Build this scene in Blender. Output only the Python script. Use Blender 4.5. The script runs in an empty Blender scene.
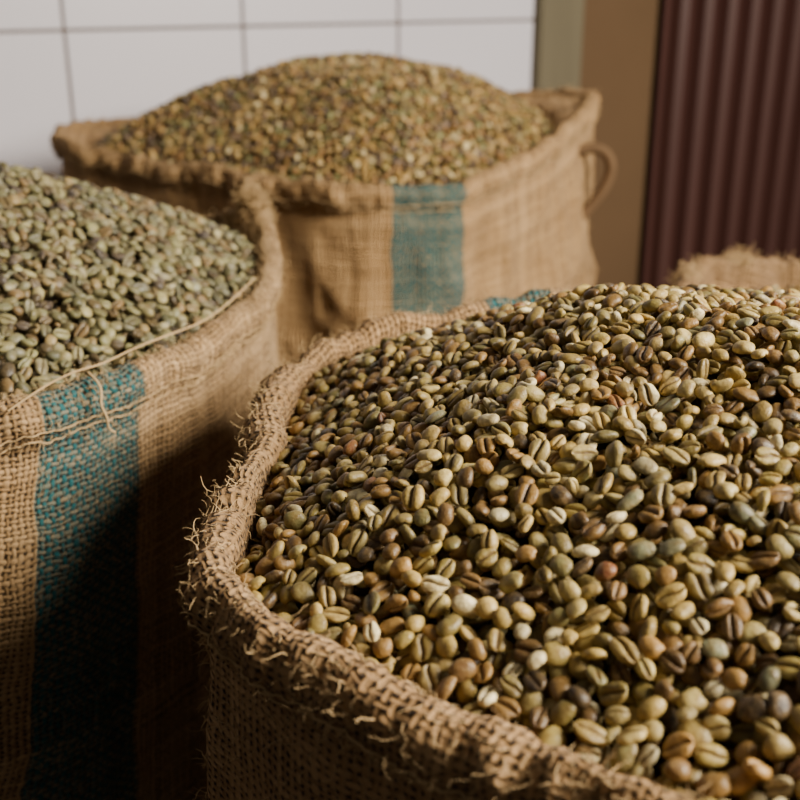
import bpy, bmesh, math, random
import numpy as np
from mathutils import Vector, Euler, Matrix, noise

random.seed(4); np.random.seed(4)
scene = bpy.context.scene
COL = scene.collection

def link(o, parent=None):
    COL.objects.link(o)
    if parent is not None:
        o.parent = parent
    return o

# ------------------------------------------------------------------ node helpers
class NT:
    def __init__(s, mat):
        mat.use_nodes = True
        s.t = mat.node_tree
        s.t.nodes.clear()
        s.out = s.t.nodes.new('ShaderNodeOutputMaterial')
    def n(s, typ, **kw):
        nd = s.t.nodes.new(typ)
        for k, v in kw.items():
            setattr(nd, k, v)
        return nd
    def set(s, sock, v):
        if isinstance(v, bpy.types.NodeSocket):
            s.t.links.new(v, sock)
        else:
            sock.default_value = v
    def m(s, op, a, b=None, c=None, clamp=False):
        nd = s.n('ShaderNodeMath', operation=op)
        nd.use_clamp = clamp
        s.set(nd.inputs[0], a)
        if b is not None: s.set(nd.inputs[1], b)
        if c is not None: s.set(nd.inputs[2], c)
        return nd.outputs[0]
    def mix(s, f, a, b, blend='MIX'):
        nd = s.n('ShaderNodeMix', data_type='RGBA', blend_type=blend)
        s.set(nd.inputs[0], f); s.set(nd.inputs[6], a); s.set(nd.inputs[7], b)
        return nd.outputs[2]
    def noise(s, scale, detail=3, rough=.5, vec=None, dim='3D', w=None):
        nd = s.n('ShaderNodeTexNoise', noise_dimensions=dim)
        nd.inputs['Scale'].default_value = scale
        nd.inputs['Detail'].default_value = detail
        nd.inputs['Roughness'].default_value = rough
        if vec is not None: s.set(nd.inputs['Vector'], vec)
        if w is not None: s.set(nd.inputs['W'], w)
        return nd
    def bsdf(s, col, rough=.8, spec=.3, bump=None, strength=.5, dist=.001, sheen=0):
        b = s.n('ShaderNodeBsdfPrincipled')
        s.set(b.inputs['Base Color'], col)
        s.set(b.inputs['Roughness'], rough)
        b.inputs['Specular IOR Level'].default_value = spec
        if sheen: b.inputs['Sheen Weight'].default_value = sheen
        if bump is not None:
            bp = s.n('ShaderNodeBump')
            bp.inputs['Strength'].default_value = strength
            bp.inputs['Distance'].default_value = dist
            s.set(bp.inputs['Height'], bump)
            s.t.links.new(bp.outputs[0], b.inputs['Normal'])
        s.t.links.new(b.outputs[0], s.out.inputs[0])
        return b

def rgb(r, g, b): return (r, g, b, 1)

# ------------------------------------------------------------------ materials
def burlap_material(name, stripe=None, tint=(.46, .29, .14), pitch=.0049):
    mat = bpy.data.materials.new(name); t = NT(mat)
    uv = t.n('ShaderNodeUVMap', uv_map='UVMap').outputs[0]
    def vadd(a, b):
        nd = t.n('ShaderNodeVectorMath', operation='ADD'); t.set(nd.inputs[0], a); t.set(nd.inputs[1], b); return nd.outputs[0]
    def dist(scale, amt, det=2):
        dn = t.noise(scale, det, .5, uv)
        a = t.n('ShaderNodeVectorMath', operation='SUBTRACT'); t.set(a.inputs[0], dn.outputs['Color']); a.inputs[1].default_value = (.5, .5, .5)
        b = t.n('ShaderNodeVectorMath', operation='SCALE'); t.set(b.inputs[0], a.outputs[0]); b.inputs['Scale'].default_value = amt
        return b.outputs[0]
    add = vadd(vadd(uv, dist(14, .018)), dist(110, .0036))
    sep = t.n('ShaderNodeSeparateXYZ'); t.set(sep.inputs[0], add)
    U = t.m('DIVIDE', sep.outputs[0], pitch); V = t.m('DIVIDE', sep.outputs[1], pitch * .9)
    i = t.m('FLOOR', U); j = t.m('FLOOR', V)
    fu = t.m('SUBTRACT', t.m('FRACT', U), .5); fv = t.m('SUBTRACT', t.m('FRACT', V), .5)
    def wn(x, off):
        nd = t.n('ShaderNodeTexWhiteNoise', noise_dimensions='1D'); t.set(nd.inputs['W'], t.m('ADD', x, off)); return nd.outputs['Value']
    ri = wn(i, .37); rj = wn(j, 91.7)
    lump = t.noise(260, 2, .5, uv).outputs['Fac']
    lw = t.m('MULTIPLY_ADD', lump, .26, -.13)
    wi = t.m('ADD', t.m('MULTIPLY_ADD', ri, .20, .30), lw); wj = t.m('ADD', t.m('MULTIPLY_ADD', rj, .20, .30), lw)
    prw = t.m('SUBTRACT', 1.0, t.m('POWER', t.m('ABSOLUTE', t.m('DIVIDE', fu, wi)), 2.0))
    prf = t.m('SUBTRACT', 1.0, t.m('POWER', t.m('ABSOLUTE', t.m('DIVIDE', fv, wj)), 2.0))
    sw = t.m('COSINE', t.m('MULTIPLY', t.m('ADD', t.m('SUBTRACT', V, .5), i), math.pi))
    sf = t.m('COSINE', t.m('MULTIPLY', t.m('ADD', t.m('SUBTRACT', U, .5), j), math.pi))
    Hw = t.m('MULTIPLY_ADD', sw, .5, prw)
    Hf = t.m('MULTIPLY_ADD', sf, -.5, prf)
    H = t.m('MAXIMUM', Hw, Hf)
    H = t.m('MAXIMUM', H, -.4)
    isw = t.m('GREATER_THAN', Hw, Hf)
    fn = t.noise(900, 3, .6, uv).outputs['Fac']
    big = t.noise(9, 4, .6, uv).outputs['Fac']
    rthr = t.m('ADD', t.m('MULTIPLY', ri, isw), t.m('MULTIPLY', rj, t.m('SUBTRACT', 1.0, isw)))
    c_d = rgb(tint[0]*.50, tint[1]*.45, tint[2]*.38); c_l = rgb(min(1, tint[0]*1.35), tint[1]*1.38, tint[2]*1.45)
    base = t.mix(t.m('MULTIPLY_ADD', rthr, .7, t.m('MULTIPLY_ADD', fn, .9, -.32), clamp=True), c_d, c_l)
    base = t.mix(t.m('MULTIPLY_ADD', big, 1.8, -.65, clamp=True), base, rgb(tint[0]*.68, tint[1]*.60, tint[2]*.50))
    if stripe is not None:
        su = t.m('SUBTRACT', sep.outputs[0], stripe[0])
        inside = t.m('LESS_THAN', t.m('ABSOLUTE', su), stripe[1] * .5)
        teal = t.mix(t.m('MULTIPLY_ADD', fn, 1.4, -.3, clamp=True), rgb(.004, .055, .068), rgb(.018, .175, .185))
        teal = t.mix(t.m('MULTIPLY_ADD', t.noise(22, 4, .7, uv).outputs['Fac'], 1.6, -.65, clamp=True), teal, rgb(.035, .135, .125))
        wear = t.m('GREATER_THAN', t.noise(190, 3, .7, uv).outputs['Fac'], .57)
        tw = t.m('MULTIPLY', inside, t.m('MULTIPLY_ADD', isw, .36, .62))
        tw = t.m('MULTIPLY', tw, t.m('MULTIPLY_ADD', wear, -.45, 1.0))
        base = t.mix(tw, base, teal)
    gap_shade = t.m('SUBTRACT', 1.0, t.m('MULTIPLY_ADD', H, 1.1, .05, clamp=True))
    base = t.mix(gap_shade, base, rgb(.028, .014, .006))  # weave holes painted near-black, their shade is part of the colour
    hh = t.m('ADD', H, t.m('MULTIPLY', fn, .6))
    t.bsdf(base, .92, .12, hh, 1.0, .0015, sheen=.05)
    return mat

def simple_fibre(name, c):
    mat = bpy.data.materials.new(name); t = NT(mat)
    n = t.noise(60, 2)
    t.bsdf(t.mix(n.outputs['Fac'], rgb(c[0]*.6, c[1]*.6, c[2]*.55), rgb(*[x*1.35 for x in c])), .85, .2)
    return mat

def bean_material(name, stops, groove, brown=(.21, .13, .05), val=(.62, .72), sat=1.15):
    mat = bpy.data.materials.new(name); t = NT(mat)
    oi = t.n('ShaderNodeObjectInfo')
    cr = t.n('ShaderNodeValToRGB'); cr.color_ramp.interpolation = 'CONSTANT'
    el = cr.color_ramp.elements
    pos = 0
    tot = sum(s[0] for s in stops)
    for k, (w, c) in enumerate(stops):
        if k == 0: e = el[0]; e.position = 0
        elif k == 1: e = el[1]; e.position = pos / tot
        else: e = el.new(pos / tot)
        e.color = rgb(*c); pos += w
    t.set(cr.inputs[0], oi.outputs['Random'])
    r2 = t.m('FRACT', t.m('MULTIPLY', oi.outputs['Random'], 137.31))
    tc = t.n('ShaderNodeTexCoord')
    off = t.n('ShaderNodeVectorMath', operation='ADD'); t.set(off.inputs[0], tc.outputs['Object'])
    cx = t.n('ShaderNodeCombineXYZ'); t.set(cx.inputs[0], t.m('MULTIPLY', oi.outputs['Random'], 50.0)); t.set(off.inputs[1], cx.outputs[0])
    n1 = t.noise(230, 3, .6, off.outputs[0]).outputs['Fac']
    n2 = t.noise(900, 3, .6, off.outputs[0]).outputs['Fac']
    blot = t.m('MULTIPLY_ADD', n1, 3.0, -1.1, clamp=True)
    col = t.mix(t.m('MULTIPLY', blot, .75), cr.outputs[0], rgb(*brown))
    col = t.mix(t.m('MULTIPLY_ADD', n2, 1.4, -.6, clamp=True), col, t.mix(.5, col, rgb(.60, .50, .28)))
    hsv = t.n('ShaderNodeHueSaturation'); t.set(hsv.inputs['Color'], col)
    t.set(hsv.inputs['Value'], t.m('MULTIPLY_ADD', r2, val[1], val[0]))
    hsv.inputs['Saturation'].default_value = sat
    at = t.n('ShaderNodeAttribute', attribute_name='groove')
    c3 = t.mix(at.outputs['Fac'], hsv.outputs[0], rgb(*groove))
    hgt = t.m('ADD', t.m('MULTIPLY', n1, 1.0), t.m('MULTIPLY', n2, .45))
    t.bsdf(c3, .42, .45, hgt, .7, .0010)
    return mat

m_fibre = simple_fibre('jute_fibre', (.50, .34, .17))
m_fibre_dark = simple_fibre('jute_rope_dark', (.12, .07, .035))
front_stops = [(15, (.45, .335, .14)), (12, (.58, .465, .22)), (10, (.34, .27, .105)), (7, (.235, .21, .095)),
               (13, (.31, .185, .08)), (9, (.82, .71, .44)), (8, (.46, .375, .17)), (12, (.145, .082, .04)),
               (4.5, (.038, .028, .026)), (2.5, (.24, .245, .15)), (8, (.56, .42, .19)), (1.2, (.19, .075, .045))]
left_stops = [(12, (.25, .24, .12)), (12, (.33, .295, .155)), (9, (.175, .18, .10)), (10, (.27, .20, .10)),
              (5, (.46, .41, .25)), (6, (.21, .21, .135)), (10, (.105, .075, .045)), (4.5, (.038, .028, .036)), (7, (.23, .15, .075))]
back_stops = [(14, (.39, .25, .095)), (9, (.27, .21, .075)), (9, (.47, .33, .145)), (6, (.175, .185, .075)),
              (10, (.25, .13, .055)), (11, (.085, .05, .038)), (4, (.60, .49, .27)), (1.5, (.08, .06, .08))]
BM = {'front': bean_material('green_bean_front', front_stops, (.11, .056, .02), brown=(.20, .12, .047), val=(.50, .80), sat=1.17),
      'left': bean_material('green_bean_left', left_stops, (.085, .06, .032), (.165, .12, .06), (.42, .76)),
      'back': bean_material('green_bean_back', back_stops, (.09, .05, .02), val=(.44, .76), sat=1.12)}
BM['right'] = BM['back']
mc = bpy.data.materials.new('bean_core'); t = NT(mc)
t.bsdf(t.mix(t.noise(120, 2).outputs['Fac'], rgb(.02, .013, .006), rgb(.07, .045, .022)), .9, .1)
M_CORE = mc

# ------------------------------------------------------------------ bean prototypes
def make_bean(name, a, b, c, cf, gd, curve, mat, seed=0):
    NR, NP = 16, 26
    phis = []
    for k in range(NP):
        x = k / NP
        p = 2 * math.pi * x
        phis.append(-math.pi/2 + p - .60 * math.sin(p))
    def warp(x, y, z):
        q = Vector((x, y, z)) * 240 + Vector((seed*7.3, 0, 0))
        k = 1 + .14 * noise.noise(q)
        return (x*k, y*k, z*k)
    vs = [warp(-a, 0, -.0002)]; gr = [0.0]
    for i in range(1, NR):
        th = math.pi * i / NR
        cx = -math.cos(th); s = math.sin(th)
        s2 = s ** .85
        for p in phis:
            x = a * cx
            y = b * s2 * math.cos(p)
            sp = math.sin(p)
            if sp >= 0:
                z = c * s2 * sp ** .95; g = 0
            else:
                z = -cf * s2 * (min(1, abs(sp) * 1.3)) ** .75
                y0 = curve * math.sin(cx * 2.6)
                d = (y - y0)
                env = max(0, 1 - abs(cx) ** 6)
                gg = math.exp(-(d / (.12 * b)) ** 2) * env
                lip = math.exp(-((abs(d) - .42 * b) / (.28 * b)) ** 2) * env
                z += gd * gg - .0003 * lip
                g = min(1, gg * 1.0)
            vs.append(warp(x, y, z)); gr.append(g)
    vs.append(warp(a, 0, -.0002)); gr.append(0)
    fs = []
    for k in range(NP):
        fs.append((0, 1 + (k + 1) % NP, 1 + k))
    for i in range(NR - 2):
        o = 1 + i * NP; o2 = o + NP
        for k in range(NP):
            k2 = (k + 1) % NP
            fs.append((o + k, o + k2, o2 + k2, o2 + k))
    L = len(vs) - 1; o = 1 + (NR - 2) * NP
    for k in range(NP):
        fs.append((o + k, o + (k + 1) % NP, L))
    me = bpy.data.meshes.new(name)
    me.from_pydata(vs, [], fs)
    bm = bmesh.new(); bm.from_mesh(me); bmesh.ops.recalc_face_normals(bm, faces=bm.faces); bm.to_mesh(me); bm.free()
    at = me.attributes.new('groove', 'FLOAT', 'POINT'); at.data.foreach_set('value', gr)
    me.polygons.foreach_set('use_smooth', [True] * len(me.polygons))
    me.materials.append(mat)
    return bpy.data.objects.new(name, me)

def bean_collection(key):
    c = bpy.data.collections.new('bean_shapes_' + key)
    mm = .001
    specs = [(5.8*mm, 4.6*mm, 3.3*mm, 1.5*mm, 1.6*mm, .4*mm), (5.4*mm, 4.5*mm, 3.4*mm, 1.6*mm, 1.5*mm, -.35*mm),
             (6.3*mm, 4.5*mm, 3.2*mm, 1.5*mm, 1.7*mm, .7*mm), (5.2*mm, 4.3*mm, 3.6*mm, 2.2*mm, 1.2*mm, .25*mm),
             (5.7*mm, 4.5*mm, 3.2*mm, 1.3*mm, 1.2*mm, -.8*mm), (5.1*mm, 4.6*mm, 3.4*mm, 1.7*mm, 1.5*mm, .1*mm),
             (5.7*mm, 4.2*mm, 3.5*mm, 1.8*mm, 1.1*mm, .9*mm), (6.0*mm, 4.8*mm, 3.0*mm, 1.2*mm, 1.3*mm, -.1*mm)]
    for k, s in enumerate(specs):
        c.objects.link(make_bean('bean_%s_%d' % (key, k), *s, BM[key], k + 1))
    return c

# ------------------------------------------------------------------ closed rim curve
def rim_curve(pts, n):
    P = [Vector(p) for p in pts]; N = len(P)
    dense = []
    for i in range(N):
        p0, p1, p2, p3 = P[i-1], P[i], P[(i+1) % N], P[(i+2) % N]
        for k in range(60):
            s = k / 60
            dense.append(.5 * ((2*p1) + (-p0+p2)*s + (2*p0-5*p1+4*p2-p3)*s*s + (-p0+3*p1-3*p2+p3)*s**3))
    L = [0]
    for i in range(len(dense)):
        L.append(L[-1] + (dense[(i+1) % len(dense)] - dense[i]).length)
    tot = L[-1]; out = []; k = 0
    for i in range(n):
        d = tot * i / n
        while L[k+1] < d: k += 1
        f = (d - L[k]) / (L[k+1] - L[k])
        out.append(dense[k].lerp(dense[(k+1) % len(dense)], f))
    return out, tot

def smooth_interp(keys, x):
    xs = [k[0] for k in keys]
    for i in range(len(keys) - 1):
        if x <= xs[i+1]:
            f = (x - xs[i]) / (xs[i+1] - xs[i]); break
    else:
        i = len(keys) - 2; f = 1
    f = max(0, min(1, f))
    def g(idx): return keys[max(0, min(len(keys)-1, idx))][1]
    p0, p1, p2, p3 = g(i-1), g(i), g(i+1), g(i+2)
    return .5 * ((2*p1) + (-p0+p2)*f + (2*p0-5*p1+4*p2-p3)*f*f + (-p0+3*p1-3*p2+p3)*f**3)

def build_sack(pts, center, seed, stripe_at=None, stripe_w=.075, peak=None, key='front', wr=1.0,
               fuzz=2000, d_bean=.0082, core_drop=.02, edge_drop=.012, mound_c=None, tint=(.46, .29, .14), power=2.0,
               bean_scale=1.0, shrink=.07, N=560, skew=0.0, insets=(), hemk=1.0, rimw=1.0, tufts=()):
    rim, tot = rim_curve(pts, N)
    cx, cy = center
    nrm = []
    for i in range(N):
        a = rim[(i+4) % N] - rim[i-4]
        n = Vector((a.y, -a.x, 0)).normalized()
        if n.dot(Vector((rim[i].x - cx, rim[i].y - cy, 0))) < 0: n = -n
        nrm.append(n)
    W = max(6, N // 70)
    nrm = [sum((nrm[(i+k) % N] for k in range(-W, W+1)), Vector()).normalized() for i in range(N)]
    inset = []
    for p in rim:
        v = 0
        for (ix, iy, sg, am) in insets:
            v += am * math.exp(-((p.x-ix)**2 + (p.y-iy)**2) / (2*sg*sg))
        inset.append(v)
    su = None
    if stripe_at is not None:
        su = min(range(N), key=lambda i: (rim[i].x-stripe_at[0])**2 + (rim[i].y-stripe_at[1])**2) / N * tot
    NB = 60
    hem = [(-.034, .0030), (-.030, .0062), (-.025, .0085), (-.019, .0098), (-.013, .0100), (-.008, .0092), (-.004, .0072), (-.001, .0042),
           (0.0003, 0.0005), (0, -.0035), (-.002, -.0068), (-.005, -.0090), (-.010, -.0102), (-.016, -.0104), (-.024, -.0102),
           (-.034, -.0112), (-.05, -.014), (-.075, -.02), (-.10, -.026)]
    insw = {-.010: 0, -.016: .35, -.024: .8, -.034: 1, -.05: 1, -.075: 1, -.10: 1}
    rows = []
    offkeys = [(0, -shrink), (.04, -shrink*.45), (.12, -.012), (.3, .006), (.55, .012), (.8, .006), (.94, .001), (1, .0)]
    rows_v = []
    for kb in range(NB):
        f = kb / (NB - 1)
        ob = smooth_interp(offkeys, f)
        row = []
        for i in range(N):
            p = rim[i]
            z = (p.z - .038) * f
            amp = wr * (1 - .75 * f ** 4) * min(1, (f + .15) * 1.4)
            sx, sy = p.x, p.y
            w1 = noise.noise(Vector((sx*6 + seed, sy*6, z*3.2 + f*1.0)))
            w2 = noise.noise(Vector((sx*15 + seed, sy*15, z*6)))
            w3 = noise.noise(Vector((sx*34, sy*34 + seed, z*20)))
            rdg = 1 - abs(noise.noise(Vector((sx*9 - seed, sy*9, z*8 + 3)))) * 2.6
            rdg2 = 1 - abs(noise.noise(Vector((sx*20 + seed*2, sy*20, z*13 + sx*8)))) * 4.0
            o = ob + amp * (.016 * w1 + .007 * w2 + .002 * w3 + .006 * max(0, rdg) + .0035 * max(0, rdg2))
            row.append((p.x + nrm[i].x * o, p.y + nrm[i].y * o, z))
        rows.append(row); rows_v.append((f - 1) * .69)
    v = 0; prev = (-.038, .002)
    for h_i, (dz, off) in enumerate(hem):
        v += math.hypot(dz - prev[0], off - prev[1]); prev = (dz, off)
        row = []
        iw = insw.get(dz, 0) if h_i > 10 else 0
        for i in range(N):
            p = rim[i]
            q = Vector((p.x*20 + seed, p.y*20, 0)); q2 = Vector((p.x*70 + seed, p.y*70, dz*60)); q3 = Vector((p.x*170, p.y*170 + seed, dz*170))
            wz = rimw * (.0055 * noise.noise(q) + .0026 * noise.noise(q2))
            thick = hemk * (1 + .4 * noise.noise(q + Vector((7, 3, 1))) + .35 * noise.noise(q2))
            wo = rimw * (.004 * noise.noise(q + Vector((0, 0, 9))) + .0018 * noise.noise(q2)) + .0011 * noise.noise(q3)
            o = off * thick + wo - iw * inset[i]
            row.append((p.x + nrm[i].x*o, p.y + nrm[i].y*o, p.z + dz + wz + .0011*noise.noise(q3 + Vector((3, 3, 3)))))
        rows.append(row); rows_v.append(v)
    R = len(rows)
    verts = [c for r in rows for c in r]
    faces = []; uvs = []
    for r in range(R - 1):
        for i in range(N):
            i2 = (i + 1) % N
            faces.append((r*N+i, r*N+i2, (r+1)*N+i2, (r+1)*N+i))
            u0 = i / N * tot; u1 = (i + 1) / N * tot
            va, vb = rows_v[r], rows_v[r+1]; sa, sb = -skew*min(0, va), -skew*min(0, vb)
            uvs += [(u0+sa, va), (u1+sa, va), (u1+sb, vb), (u0+sb, vb)]
    faces.append(tuple(range(N - 1, -1, -1))); uvs += [(0, 0)] * N
    me = bpy.data.meshes.new('burlap_sack')
    me.from_pydata(verts, [], faces)
    uvl = me.uv_layers.new(name='UVMap'); uvl.data.foreach_set('uv', [x for p in uvs for x in p])
    me.polygons.foreach_set('use_smooth', [True] * len(me.polygons))
    me.materials.append(burlap_material('burlap_' + key, None if su is None else (su, stripe_w), tint=tint))
    sack = link(bpy.data.objects.new('burlap_sack', me))

    cu = bpy.data.curves.new('frayed_fibres', 'CURVE'); cu.dimensions = '3D'
    cu.bevel_depth = .00028; cu.bevel_resolution = 0
    rnd = random.Random(seed)
    def fibre(p, n, L, lift, thick=1.0):
        sp = cu.splines.new('POLY'); K = 6; sp.points.add(K - 1)
        d = Vector((rnd.gauss(0, 1), rnd.gauss(0, 1), rnd.gauss(0, 1))).normalized()
        d = (d - n * d.dot(n) + n * lift).normalized()
        q = p.copy()
        for k in range(K):
            sp.points[k].co = (q.x, q.y, q.z, 1); sp.points[k].radius = thick * (1 - .6 * k / K)
            d = (d + Vector((rnd.gauss(0, .45), rnd.gauss(0, .45), rnd.gauss(-.05, .45)))).normalized()
            q = q + d * (L / K)
    for _ in range(fuzz):
        r = rnd.randint(NB - 2, NB + 13); i = rnd.randrange(N)
        if noise.noise(Vector((rim[i].x*25, rim[i].y*25, seed))) < rnd.uniform(-.6, .4):
            if rnd.random() < .6: continue
        p = Vector(rows[r][i]); q = Vector(rows[max(0, r-1)][i]); tng = Vector(rows[r][(i+1) % N]) - p
        n = tng.cross(Vector(rows[min(R-1, r+1)][i]) - q).normalized()
        if r < NB + 8 and n.dot(nrm[i]) < -.1: n = -n
        fibre(p, n, rnd.uniform(.004, .018), rnd.uniform(.1, .9), rnd.uniform(.35, 1.5))
    for _ in range(fuzz):
        r = rnd.randint(NB // 2, NB - 1); i = rnd.randrange(N)
        fibre(Vector(rows[r][i]), nrm[i], rnd.uniform(.004, .02), rnd.uniform(.05, .35), rnd.uniform(.4, 1.1))
    for (tx, ty, cnt, ln) in tufts:
        i0 = min(range(N), key=lambda i: (rim[i].x-tx)**2 + (rim[i].y-ty)**2)
        for _ in range(cnt):
            i = (i0 + int(rnd.gauss(0, N*.006))) % N; r = rnd.randint(NB + 2, NB + 11)
            fibre(Vector(rows[r][i]), Vector((nrm[i].x*.4, nrm[i].y*.4, 1)).normalized(), rnd.uniform(.3, 1)*ln, rnd.uniform(.6, 2), rnd.uniform(1, 2.6))
    for off_k in (0, 2):
        sp = cu.splines.new('POLY'); sp.points.add(N - 1); sp.use_cyclic_u = True
        for i in range(N):
            p = Vector(rows[NB + off_k][i]) + nrm[i] * (.0012 + .0010 * math.sin(i * 1.7 + off_k))
            sp.points[i].co = (p.x, p.y, p.z + .0016 * noise.noise(p * 60), 1); sp.points[i].radius = 2.4 + 1.6 * noise.noise(p * 150)
    cu.materials.append(m_fibre)
    fo = link(bpy.data.objects.new('frayed_fibres', cu), sack)

    if peak is None: return sack
    # ---------------- bean mound
    px, py = mound_c or center
    A = 720
    ang = np.array([math.atan2(p.y - py, p.x - px) for p in rim])
    rad = np.array([math.hypot(p.x - px, p.y - py) for p in rim]) - np.array(inset); zz = np.array([p.z for p in rim]) - np.array(inset) * .12
    o = np.argsort(ang); ang, rad, zz = ang[o], rad[o], zz[o]
    tabA = np.linspace(-math.pi, math.pi, A, endpoint=False)
    tabR = np.interp(tabA, ang, rad, period=2*math.pi) - .0125
    tabZ = np.interp(tabA, ang, zz, period=2*math.pi)
    ker = np.ones(41) / 41
    tabZ = np.convolve(np.concatenate([tabZ[-20:], tabZ, tabZ[:20]]), ker, 'valid')
    zmed = float(np.median(tabZ))
    tabZ = zmed + (tabZ - zmed) * .45
    tabZ = tabZ - edge_drop
    tR = tabR.tolist(); tZ = tabZ.tolist()
    def surf(x, y):
        dx = x - px; dy = y - py
        r = math.hypot(dx, dy); k = int((math.atan2(dy, dx) + math.pi) / (2*math.pi) * A) % A
        s = r / tR[k]
        if s > 1: return None
        g = 1 - math.sqrt(s*s + .01) ** power
        return tZ[k] * (1 - g) + peak * g + .010 * noise.noise(Vector((x*11 + seed, y*11, 0))) * (1 - s*s)
    cvs = [(px, py, surf(px, py) - core_drop)]; cfs = []
    RR, AA = 30, 120
    for r in range(1, RR + 1):
        for k in range(AA):
            kk_ = int(k / AA * A)
            th = tabA[kk_]; s = r / RR * .995
            x = px + math.cos(th + 1e-4) * tR[kk_] * s; y = py + math.sin(th + 1e-4) * tR[kk_] * s
            h = surf(x, y)
            if h is None: h = tZ[kk_]
            cvs.append((x, y, h - core_drop))
    for k in range(AA):
        cfs.append((0, 1 + k, 1 + (k + 1) % AA))
        for r in range(RR - 1):
            a0 = 1 + r*AA
            cfs.append((a0+k, a0+AA+k, a0+AA+(k+1) % AA, a0+(k+1) % AA))
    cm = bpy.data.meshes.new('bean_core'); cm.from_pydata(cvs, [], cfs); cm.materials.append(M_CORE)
    cm.polygons.foreach_set('use_smooth', [True] * len(cm.polygons))
    d = d_bean; d2 = d*d; grid = {}
    xmin, xmax = min(p.x for p in rim), max(p.x for p in rim); ymin, ymax = min(p.y for p in rim), max(p.y for p in rim)
    def rest(x, y, base):
        gx = int(math.floor(x / d)); gy = int(math.floor(y / d)); z = base
        for ix in (gx-1, gx, gx+1):
            for iy in (gy-1, gy, gy+1):
                for (qx, qy, qz) in grid.get((ix, iy), ()):
                    e = d2 - (qx-x)**2 - (qy-y)**2
                    if e > 0:
                        h = qz + math.sqrt(e)
                        if h > z: z = h
        return z
    area = (xmax-xmin)*(ymax-ymin)
    tries = int(area / d2 * 8)
    res = []
    for _ in range(tries):
        x = rnd.uniform(xmin, xmax); y = rnd.uniform(ymin, ymax)
        s = surf(x, y)
        if s is None: continue
        z = rest(x, y, s - core_drop + .002)
        for _k in range(3):
            x2 = x + rnd.uniform(-.5, .5)*d; y2 = y + rnd.uniform(-.5, .5)*d
            s2 = surf(x2, y2)
            if s2 is None: continue
            z2 = rest(x2, y2, s2 - core_drop + .002)
            if z2 - s2 < z - s: x, y, z, s = x2, y2, z2, s2
        if z > s + .0035: continue
        grid.setdefault((int(math.floor(x/d)), int(math.floor(y/d))), []).append((x, y, z))
        res.append((x, y, z))
    n = len(res)
    pm = bpy.data.meshes.new('coffee_beans'); pm.from_pydata(res, [], [])
    rots = []; scl = []; idx = []
    for (x, y, z) in res:
        e = .01
        s0 = surf(x, y); sx = surf(x+e, y); sy = surf(x, y+e)
        nx = 0 if sx is None else -(sx-s0)/e; ny = 0 if sy is None else -(sy-s0)/e
        nn = Vector((nx + rnd.gauss(0, .42), ny + rnd.gauss(0, .42), 1)).normalized()
        if rnd.random() < .14: nn = Vector((rnd.gauss(0, 1), rnd.gauss(0, 1), .35)).normalized()
        if rnd.random() < .48: nn = -nn
        q = nn.to_track_quat('Z', 'Y').to_matrix() @ Matrix.Rotation(rnd.uniform(0, 6.283), 3, 'Z')
        eu = q.to_euler()
        rots += [eu.x, eu.y, eu.z]; sc = bean_scale * max(.66, min(1.2, rnd.gauss(.95, .11)))
        scl += [sc, sc * rnd.uniform(.86, 1.1), sc * rnd.uniform(.87, 1.13)]; idx.append(rnd.choice((0, 1, 2, 3, 4, 5, 6, 7)))
    a1 = pm.attributes.new('rot', 'FLOAT_VECTOR', 'POINT'); a1.data.foreach_set('vector', rots)
    a2 = pm.attributes.new('scl', 'FLOAT_VECTOR', 'POINT'); a2.data.foreach_set('vector', scl)
    a3 = pm.attributes.new('idx', 'INT', 'POINT'); a3.data.foreach_set('value', idx)
    bo = link(bpy.data.objects.new('coffee_beans', pm), sack)
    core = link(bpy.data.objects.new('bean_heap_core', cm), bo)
    ng = bpy.data.node_groups.new('scatter_' + key, 'GeometryNodeTree')
    ng.interface.new_socket('Geometry', in_out='INPUT', socket_type='NodeSocketGeometry')
    ng.interface.new_socket('Geometry', in_out='OUTPUT', socket_type='NodeSocketGeometry')
    gi = ng.nodes.new('NodeGroupInput'); go = ng.nodes.new('NodeGroupOutput')
    iop = ng.nodes.new('GeometryNodeInstanceOnPoints')
    ci = ng.nodes.new('GeometryNodeCollectionInfo'); ci.inputs['Collection'].default_value = bean_collection(key)
    ci.inputs['Separate Children'].default_value = True; ci.inputs['Reset Children'].default_value = True
    def na(nm, tp):
        x = ng.nodes.new('GeometryNodeInputNamedAttribute'); x.data_type = tp; x.inputs['Name'].default_value = nm
        return x.outputs['Attribute']
    e2r = ng.nodes.new('FunctionNodeEulerToRotation')
    ng.links.new(na('rot', 'FLOAT_VECTOR'), e2r.inputs[0])
    ng.links.new(gi.outputs[0], iop.inputs['Points'])
    ng.links.new(ci.outputs[0], iop.inputs['Instance'])
    iop.inputs['Pick Instance'].default_value = True
    ng.links.new(na('idx', 'INT'), iop.inputs['Instance Index'])
    ng.links.new(e2r.outputs[0], iop.inputs['Rotation'])
    ng.links.new(na('scl', 'FLOAT_VECTOR'), iop.inputs['Scale'])
    ng.links.new(iop.outputs[0], go.inputs[0])
    md = bo.modifiers.new('scatter', 'NODES'); md.node_group = ng
    print(key, 'beans', n)
    return sack

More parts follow.
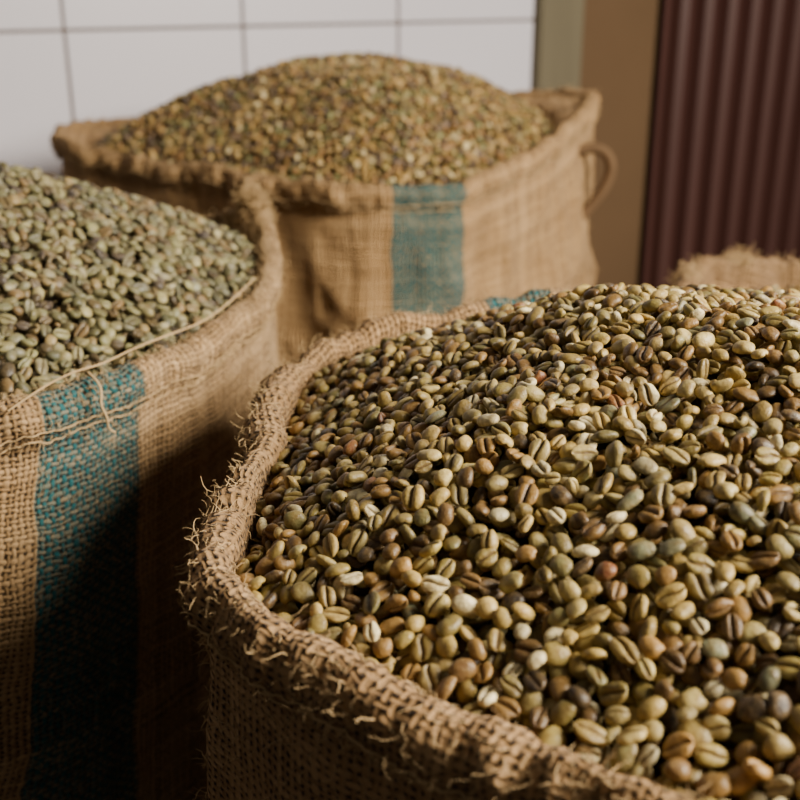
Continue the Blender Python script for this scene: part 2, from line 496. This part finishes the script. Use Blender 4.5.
# ------------------------------------------------------------------ SACKS
Zc = 1.0
front_pts = [(.34, .205, .73), (.2, .245, .73), (.087, .318, .728), (-.03, .400, .73), (-.083, .452, .733), (-.094, .475, .735), (-.094, .53, .73), (-.088, .65, .73), (-.078, .785, .730),
             (-.04, .850, .734), (.041, .892, .740), (.12, .925, .743), (.25, .945, .732), (.42, .88, .73), (.52, .75, .73), (.55, .57, .73), (.53, .38, .73), (.45, .25, .73)]
build_sack(front_pts, (.23, .59), 3.1, stripe_at=(.098, .918), stripe_w=.06, peak=.822, key='front', fuzz=11000, mound_c=(.20, .60),
           tint=(.42, .26, .12), power=1.65, N=900, edge_drop=.018, rimw=1.6, hemk=1.1, bean_scale=1.05, d_bean=.0086)
left_pts = [(-.43, .66, .73), (-.34, .672, .728), (-.27, .70, .728), (-.215, .767, .727), (-.164, .868, .724), (-.13, .98, .731), (-.130, 1.08, .738), (-.138, 1.15, .748), (-.160, 1.19, .780), (-.182, 1.212, .757), (-.25, 1.27, .735),
            (-.37, 1.36, .73), (-.52, 1.40, .73), (-.70, 1.31, .73), (-.81, 1.12, .73), (-.81, .90, .73), (-.72, .74, .73), (-.57, .665, .73)]
left_sack = build_sack(left_pts, (-.47, 1.03), 8.7, stripe_at=(-.224, .752), stripe_w=.092, peak=.850, key='left', fuzz=5500, mound_c=(-.49, 1.02), tint=(.46, .30, .145),
           skew=.17, N=800, insets=((-.15, 1.14, .05, .01),), power=1.5, tufts=((-.160, 1.19, 480, .028),), bean_scale=1.13, d_bean=.0092, edge_drop=.006)
back_pts = [(-.285, 1.585, .748), (-.17, 1.50, .745), (-.065, 1.45, .745), (.066, 1.47, .743), (.17, 1.575, .762), (.25, 1.72, .785), (.318, 1.885, .815), (.30, 2.0, .812), (.2, 2.1, .80),
            (.02, 2.18, .765), (-.2, 2.17, .750), (-.36, 2.10, .752), (-.48, 2.00, .762), (-.545, 1.86, .772), (-.52, 1.74, .765), (-.426, 1.68, .752)]
back_sack = build_sack(back_pts, (-.1, 1.82), 15.3, stripe_at=(.035, 1.462), stripe_w=.098, peak=.874, key='back', fuzz=1500, mound_c=(-.06, 1.83), d_bean=.0088,
           tint=(.48, .30, .135), power=2.1, wr=2.1, shrink=.05, insets=((-.54, 1.9, .13, .075), (.32, 1.95, .13, .065)), edge_drop=.010, rimw=1.3, bean_scale=1.05)
r_pts = []
for k in range(14):
    a = 2*math.pi*k/14
    r_pts.append((.57 + .25*math.cos(a), 1.235 + .17*math.sin(a), .652 + .016*math.sin(3*a+1)))
build_sack(r_pts, (.57, 1.235), 21.9, peak=.640, key='right', fuzz=2600, tint=(.31, .19, .09), mound_c=(.57, 1.235), edge_drop=.035, d_bean=.009, rimw=3, hemk=1.3,
           tufts=((.36, 1.32, 150, .025), (.43, 1.37, 150, .03)))

def rope(name, pts, r, mat, parent=None):
    cu = bpy.data.curves.new(name, 'CURVE'); cu.dimensions = '3D'; cu.bevel_depth = r; cu.bevel_resolution = 3
    sp = cu.splines.new('NURBS'); sp.points.add(len(pts)-1); sp.use_endpoint_u = True; sp.order_u = 4
    for k, p in enumerate(pts): sp.points[k].co = (*p, 1)
    cu.materials.append(mat)
    return link(bpy.data.objects.new(name, cu), parent)
rope('rope_loop', [(.280, 1.80, .735), (.305, 1.80, .742), (.330, 1.80, .738), (.342, 1.80, .71), (.335, 1.80, .68), (.315, 1.80, .65), (.295, 1.80, .63)], .009, m_fibre_dark, back_sack)
rope('loose_thread', [(-.262, .69, .727), (-.235, .725, .742), (-.215, .745, .738), (-.20, .775, .742), (-.17, .835, .739), (-.150, .87, .738), (-.128, .95, .75)], .0007, m_fibre, left_sack)
rope('loose_thread', [(-.222, .745, .735), (-.208, .735, .728), (-.214, .73, .718), (-.205, .73, .705), (-.209, .731, .697), (-.204, .735, .693)], .0009, m_fibre, left_sack)

# ------------------------------------------------------------------ ROOM
dirw = Vector((.88, .475, 0)).normalized(); ang = math.atan2(dirw.y, dirw.x)
org = Vector((-.633, 2.2, 0))
def box(bm, x0, x1, y0, y1, z0, z1, bev=0):
    ret = bmesh.ops.create_cube(bm, size=1)
    vs = ret['verts']
    for v in vs:
        v.co = Vector(((x0+x1)/2 + v.co.x*(x1-x0), (y0+y1)/2 + v.co.y*(y1-y0), (z0+z1)/2 + v.co.z*(z1-z0)))
    fs = list({f for v in vs for f in v.link_faces})
    if bev:
        es = list({e for v in vs for e in v.link_edges})
        bmesh.ops.bevel(bm, geom=es, offset=bev, segments=2, affect='EDGES')
    return fs
def wall_obj(name, bm, mats):
    me = bpy.data.meshes.new(name); bm.to_mesh(me); bm.free()
    for m in mats: me.materials.append(m)
    ob = link(bpy.data.objects.new(name, me)); ob.location = org; ob.rotation_euler = (0, 0, ang)
    return ob
mt = bpy.data.materials.new('white_tile'); t = NT(mt)
t.bsdf(t.mix(t.noise(3, 2).outputs['Fac'], rgb(.66, .625, .68), rgb(.76, .725, .77)), .3, .4)
mg = bpy.data.materials.new('grout'); t = NT(mg); t.bsdf(t.mix(t.noise(80, 2).outputs['Fac'], rgb(.13, .10, .09), rgb(.20, .16, .14)), .9, .1)
def paint(name, c, sc=4):
    m = bpy.data.materials.new(name); t = NT(m)
    n = t.noise(sc, 5, .6); n2 = t.noise(90, 3)
    t.bsdf(t.mix(n.outputs['Fac'], rgb(*[x*.72 for x in c]), rgb(*[x*1.2 for x in c])), .75, .2, n2.outputs['Fac'], .3, .002)
    return m
m_beige_shaded = paint('beige_plaster_shaded', (.14, .083, .042)); m_green = paint('grey_green_paint', (.16, .135, .085))  # beige is darkened: the shade on that wall is put into its colour
m_floor = paint('concrete_floor', (.07, .055, .04))
ts = .356
Zl = .900
bm = bmesh.new()
for f in box(bm, -6*ts, 3*ts, -.0015, .12, 0, 2.4): f.material_index = 1
for ix in range(-6, 3):
    for iz in range(-3, 4):
        z0 = Zl + iz*ts; z1 = z0 + ts
        z0 = max(z0, 0.0)
        if z1 < .05: continue
        box(bm, ix*ts + .0033, (ix+1)*ts - .0033, -.006, .004, z0 + .0033, z1 - .0033, .0012)
wall_obj('wall_back', bm, [mt, mg])
e = 3*ts
bm = bmesh.new(); box(bm, e, e+.125, -.03, .12, 0, 2.4, .004); wall_obj('trim_1', bm, [m_green])
bm = bmesh.new(); box(bm, e+.125, e+3.0, .03, .12, 0, 2.4); wall_obj('wall_right', bm, [m_beige_shaded])
bm = bmesh.new(); box(bm, -3.2, 4.2, -4.2, .5, -.1, 0); wall_obj('floor', bm, [m_floor])
mm_ = bpy.data.materials.new('maroon_metal'); t = NT(mm_)
t.bsdf(t.mix(t.noise(6, 4).outputs['Fac'], rgb(.052, .020, .016), rgb(.088, .035, .028)), .5, .3)
bm = bmesh.new(); x = e + .39; px_ = []
per = .078
while x < e + 2.6:
    px_ += [(x, .0), (x+.018, .0), (x+.026, -.032), (x+.045, -.040), (x+.066, -.032)]; x += per
lo = [bm.verts.new((a, b, .02)) for a, b in px_]; hi = [bm.verts.new((a, b, 2.35)) for a, b in px_]
for k in range(len(lo)-1): bm.faces.new((lo[k], lo[k+1], hi[k+1], hi[k]))
wall_obj('corrugated_metal_door', bm, [mm_])

# ------------------------------------------------------------------ LIGHT
def area(name, loc, target, sx, sy, power, col):
    l = bpy.data.lights.new(name, 'AREA'); l.shape = 'RECTANGLE'; l.size = sx; l.size_y = sy; l.energy = power; l.color = col
    o = link(bpy.data.objects.new(name, l)); o.location = loc
    o.rotation_euler = (Vector(target) - Vector(loc)).to_track_quat('-Z', 'Y').to_euler()
area('window_light', (1.58, .20, 1.76), (.05, 1.0, .7), .8, .8, 148, (1, .92, .79))
w = bpy.data.worlds.new('World'); scene.world = w; w.use_nodes = True
w.node_tree.nodes['Background'].inputs[0].default_value = (1.0, .93, .87, 1)
w.node_tree.nodes['Background'].inputs[1].default_value = .085

# ------------------------------------------------------------------ CAMERA
cam = bpy.data.cameras.new('Camera'); cam.lens = 50; cam.sensor_width = 36
co = link(bpy.data.objects.new('Camera', cam)); co.location = (0, 0, Zc)
co.rotation_euler = (math.radians(90 - 21), 0, 0)
cam.clip_start = .01
cam.dof.use_dof = True; cam.dof.focus_distance = .61; cam.dof.aperture_fstop = 7.5
scene.camera = co
